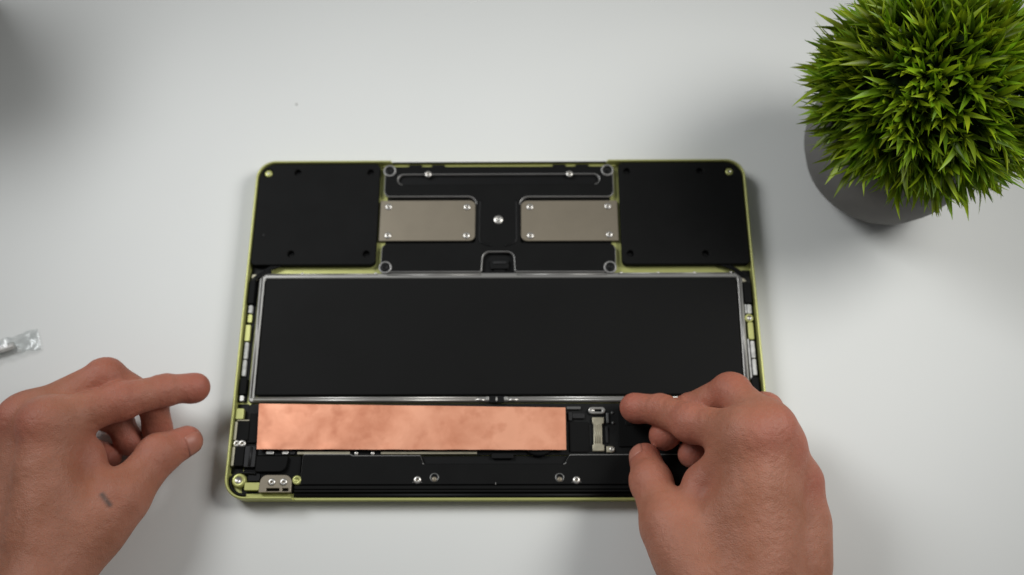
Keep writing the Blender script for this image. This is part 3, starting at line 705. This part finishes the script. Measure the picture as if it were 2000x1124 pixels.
# ------------------------------------------------------------------ the plant
def plant():
    cx, cy = 228.5, 100.0; cz = 88.0
    t = thing('potted_plant', 'round ball of bright green artificial grass in a grey pot', 'plant', (cx, cy, 0))
    pot = [(0.01, 1.0), (26, .4), (31, 1.4), (37.5, 6), (43.6, 16), (47.6, 28), (48.4, 39), (46.4, 52), (42.6, 60), (41.6, 61.2), (40.2, 61), (39.6, 58), (39, 50), (.01, 50)]
    link('pot', lathe('pot', pot, M_POT, 56), t)
    rnd = random.Random(11)
    core = []
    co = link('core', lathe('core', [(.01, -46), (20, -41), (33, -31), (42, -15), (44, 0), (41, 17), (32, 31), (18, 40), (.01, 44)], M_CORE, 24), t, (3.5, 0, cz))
    # a blade: folded lance shape bending over
    def blade(l, wd, bend, fold, twist):
        st = [(0, .40), (.18, .72), (.40, 1.0), (.66, .72), (.86, .32), (1.0, .02)]; v = []; tt = []
        for s, k in st:
            x = l*s; z = -bend*l*s*s; a = twist*s
            hw = wd*.5*k; up = fold*hw
            for q in (-1, 0, 1):
                yy, zz = q*hw, (up if q else 0)
                v.append((x*math.cos(bend*s*.6), yy*math.cos(a)-zz*math.sin(a), z+yy*math.sin(a)+zz*math.cos(a))); tt.append(s)
        f = []
        for i in range(len(st)-1):
            for q in (0, 1): a = i*3+q; f.append((a, a+3, a+4, a+1))
        return v, f, tt
    variants = []
    for k in range(14):
        variants.append(blade(1.0, rnd.uniform(.125, .175), rnd.uniform(-.10, .24), rnd.uniform(.25, .8), rnd.uniform(-.5, .5)))
    shared = []
    for k, (v, f, tt) in enumerate(variants):
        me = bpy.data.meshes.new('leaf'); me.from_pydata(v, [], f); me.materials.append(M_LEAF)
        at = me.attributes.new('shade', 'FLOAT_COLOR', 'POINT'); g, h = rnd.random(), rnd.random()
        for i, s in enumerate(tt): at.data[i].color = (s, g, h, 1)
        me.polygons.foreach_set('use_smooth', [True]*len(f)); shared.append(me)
    cam = Vector((13.156, -202.415, 566.264)); cen = Vector((cx, cy, cz))
    blades = []
    ns = 540; ga = math.pi*(3-math.sqrt(5))
    for i in range(ns):
        z = 1-(i+.5)/ns*1.31; r = math.sqrt(max(0, 1-z*z)); a = i*ga+rnd.gauss(0, .12)
        d = Vector((r*math.cos(a), r*math.sin(a), z+rnd.gauss(0, .05))).normalized()
        e1 = d.orthogonal().normalized(); e2 = d.cross(e1); ph = rnd.uniform(0, 6.28); nb = rnd.choice((5, 6, 7, 7, 8))
        tone = rnd.random(); R0 = rnd.uniform(40, 49.5)
        for b in range(nb):
            q = ph+b*2.4+rnd.gauss(0, .3); tilt = rnd.uniform(.06, .54) if b else .05
            bd = (d*math.cos(tilt)+(e1*math.cos(q)+e2*math.sin(q))*math.sin(tilt)).normalized()
            bd = (bd+Vector((0, 0, -.10))).normalized()
            base = d*(R0+rnd.uniform(-3, 5))*.97+Vector((3.5, 0, 0))
            L = rnd.uniform(14, 23.5)*(1-.15*tilt)*(1.25 if rnd.random() < .12 else 1)
            if d.z < -.2: L *= .95
            nrm = (d-bd*d.dot(bd)); nrm = (nrm.normalized() if nrm.length > .1 else e1)
            nrm = (nrm+Vector((rnd.gauss(0, .35), rnd.gauss(0, .35), rnd.gauss(0, .35))))
            y = nrm.cross(bd).normalized(); nz = bd.cross(y)
            m = Matrix((bd*L, y*L, nz*L)).transposed().to_4x4(); m.translation = base+Vector((0, 0, cz))
            tip = cen+base+bd*L
            face = (tip-cen).normalized().dot((cam-tip).normalized())
            show = (tip-cen).length*(.5+.5*max(0, face))*(1-.5*abs(bd.dot((cam-tip).normalized()))) if tip.x < 262 else 0
            if tip.z < 14: continue
            blades.append((show+rnd.uniform(0, 6), m, rnd.randrange(len(variants)), tone))
    blades.sort(key=lambda q: -q[0])
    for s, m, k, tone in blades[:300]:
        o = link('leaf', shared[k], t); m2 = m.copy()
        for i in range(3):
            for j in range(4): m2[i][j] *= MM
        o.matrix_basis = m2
    V_, F_, C_ = [], [], []
    for s, m, k, tone in blades[300:]:
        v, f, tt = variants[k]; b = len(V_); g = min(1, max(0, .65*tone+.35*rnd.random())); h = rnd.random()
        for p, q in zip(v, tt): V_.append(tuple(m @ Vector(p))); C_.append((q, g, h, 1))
        F_ += [tuple(b+i for i in q) for q in f]
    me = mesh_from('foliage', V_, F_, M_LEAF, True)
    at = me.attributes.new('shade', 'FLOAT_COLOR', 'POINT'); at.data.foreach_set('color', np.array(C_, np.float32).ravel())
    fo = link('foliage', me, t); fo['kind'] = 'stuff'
plant()

# ------------------------------------------------------------------ wrapped stick on the table
def wrapped_stick():
    a, b = Vector((-345, -35, 0)), Vector((-270.5, -8.5, 0)); d = (b-a).normalized(); s = Vector((-d.y, d.x, 0)); L = (b-a).length
    t = thing('wrapped_stick', 'thin grey stick sealed in a crinkled clear plastic sleeve', 'tool packet', a)
    tube('stick', [(0, 0, 3.1), (d.x*(L-12), d.y*(L-12), 3.1)], 2.1, M_STICK, t, 12)
    rnd = random.Random(3); n, m = 60, 14; v, f = [], []
    ph = [rnd.uniform(0, 6.28) for _ in range(6)]
    for i in range(n+1):
        u = i/n*(L+4)-2; en = max(0, (i/n-.86)/.14)
        for k in range(m):
            q = 2*math.pi*k/m; wdt = 5.4+.5*math.sin(u*.9+ph[0])+1.6*en; hgt = 3.1*(1-en*.75)
            cr = 1+.07*math.sin(u*.9+k*2.1+ph[1])+.07*math.sin(u*.5-k*1.3+ph[2])+.035*rnd.uniform(-1, 1)
            y = wdt*math.cos(q)*cr; z = max(.15, 3.3*(1-en*.6)+hgt*math.sin(q)*cr)
            p = d*u+s*y; v.append((p.x, p.y, z))
    for i in range(n):
        for k in range(m): f.append((i*m+k, i*m+(k+1) % m, (i+1)*m+(k+1) % m, (i+1)*m+k))
    link('plastic_sleeve', mesh_from('plastic_sleeve', v, f, M_FILM, False), t)
wrapped_stick()

# ------------------------------------------------------------------ black box added out at the far left to cast the corner shadow
def add_shadow_blocker():
    x0, y0, x1, y1 = -446, 158, -338.5, 236
    t = thing('shadow_blocker', 'matte black box added beside the view to cast the corner shadow', 'shadow blocker', ((x0+x1)/2, (y0+y1)/2, 0))
    hx, hy = (x1-x0)/2, (y1-y0)/2
    plate('body', rounded(rect(-hx, -hy, hx, hy), 10, 6), 0.2, 92, M_BLOCKER, t, bevel=2)
    plate('cover', rounded(rect(-hx-.8, -hy-.8, hx+.8, hy+.8), 10, 6), 92.6, 150, M_BLOCKER, t, bevel=3)
    box('latch', hx+.2, -12, 84, hx+3, 12, 104, M_DARK, t)
add_shadow_blocker()

def crumb():
    me = lathe('crumb', [(.01, 0), (.7, .05), (.8, .25), (.5, .45), (.01, .5)], M_CRUMB, 7)
    for v in me.vertices: v.co.x *= .7; v.co.y *= 1.2+.2*math.sin(v.index)
    tag(link('crumb', me, None, (-131, 150.5, 0)), 'tiny grey crumb lying alone on the white tabletop', 'crumb')
crumb()
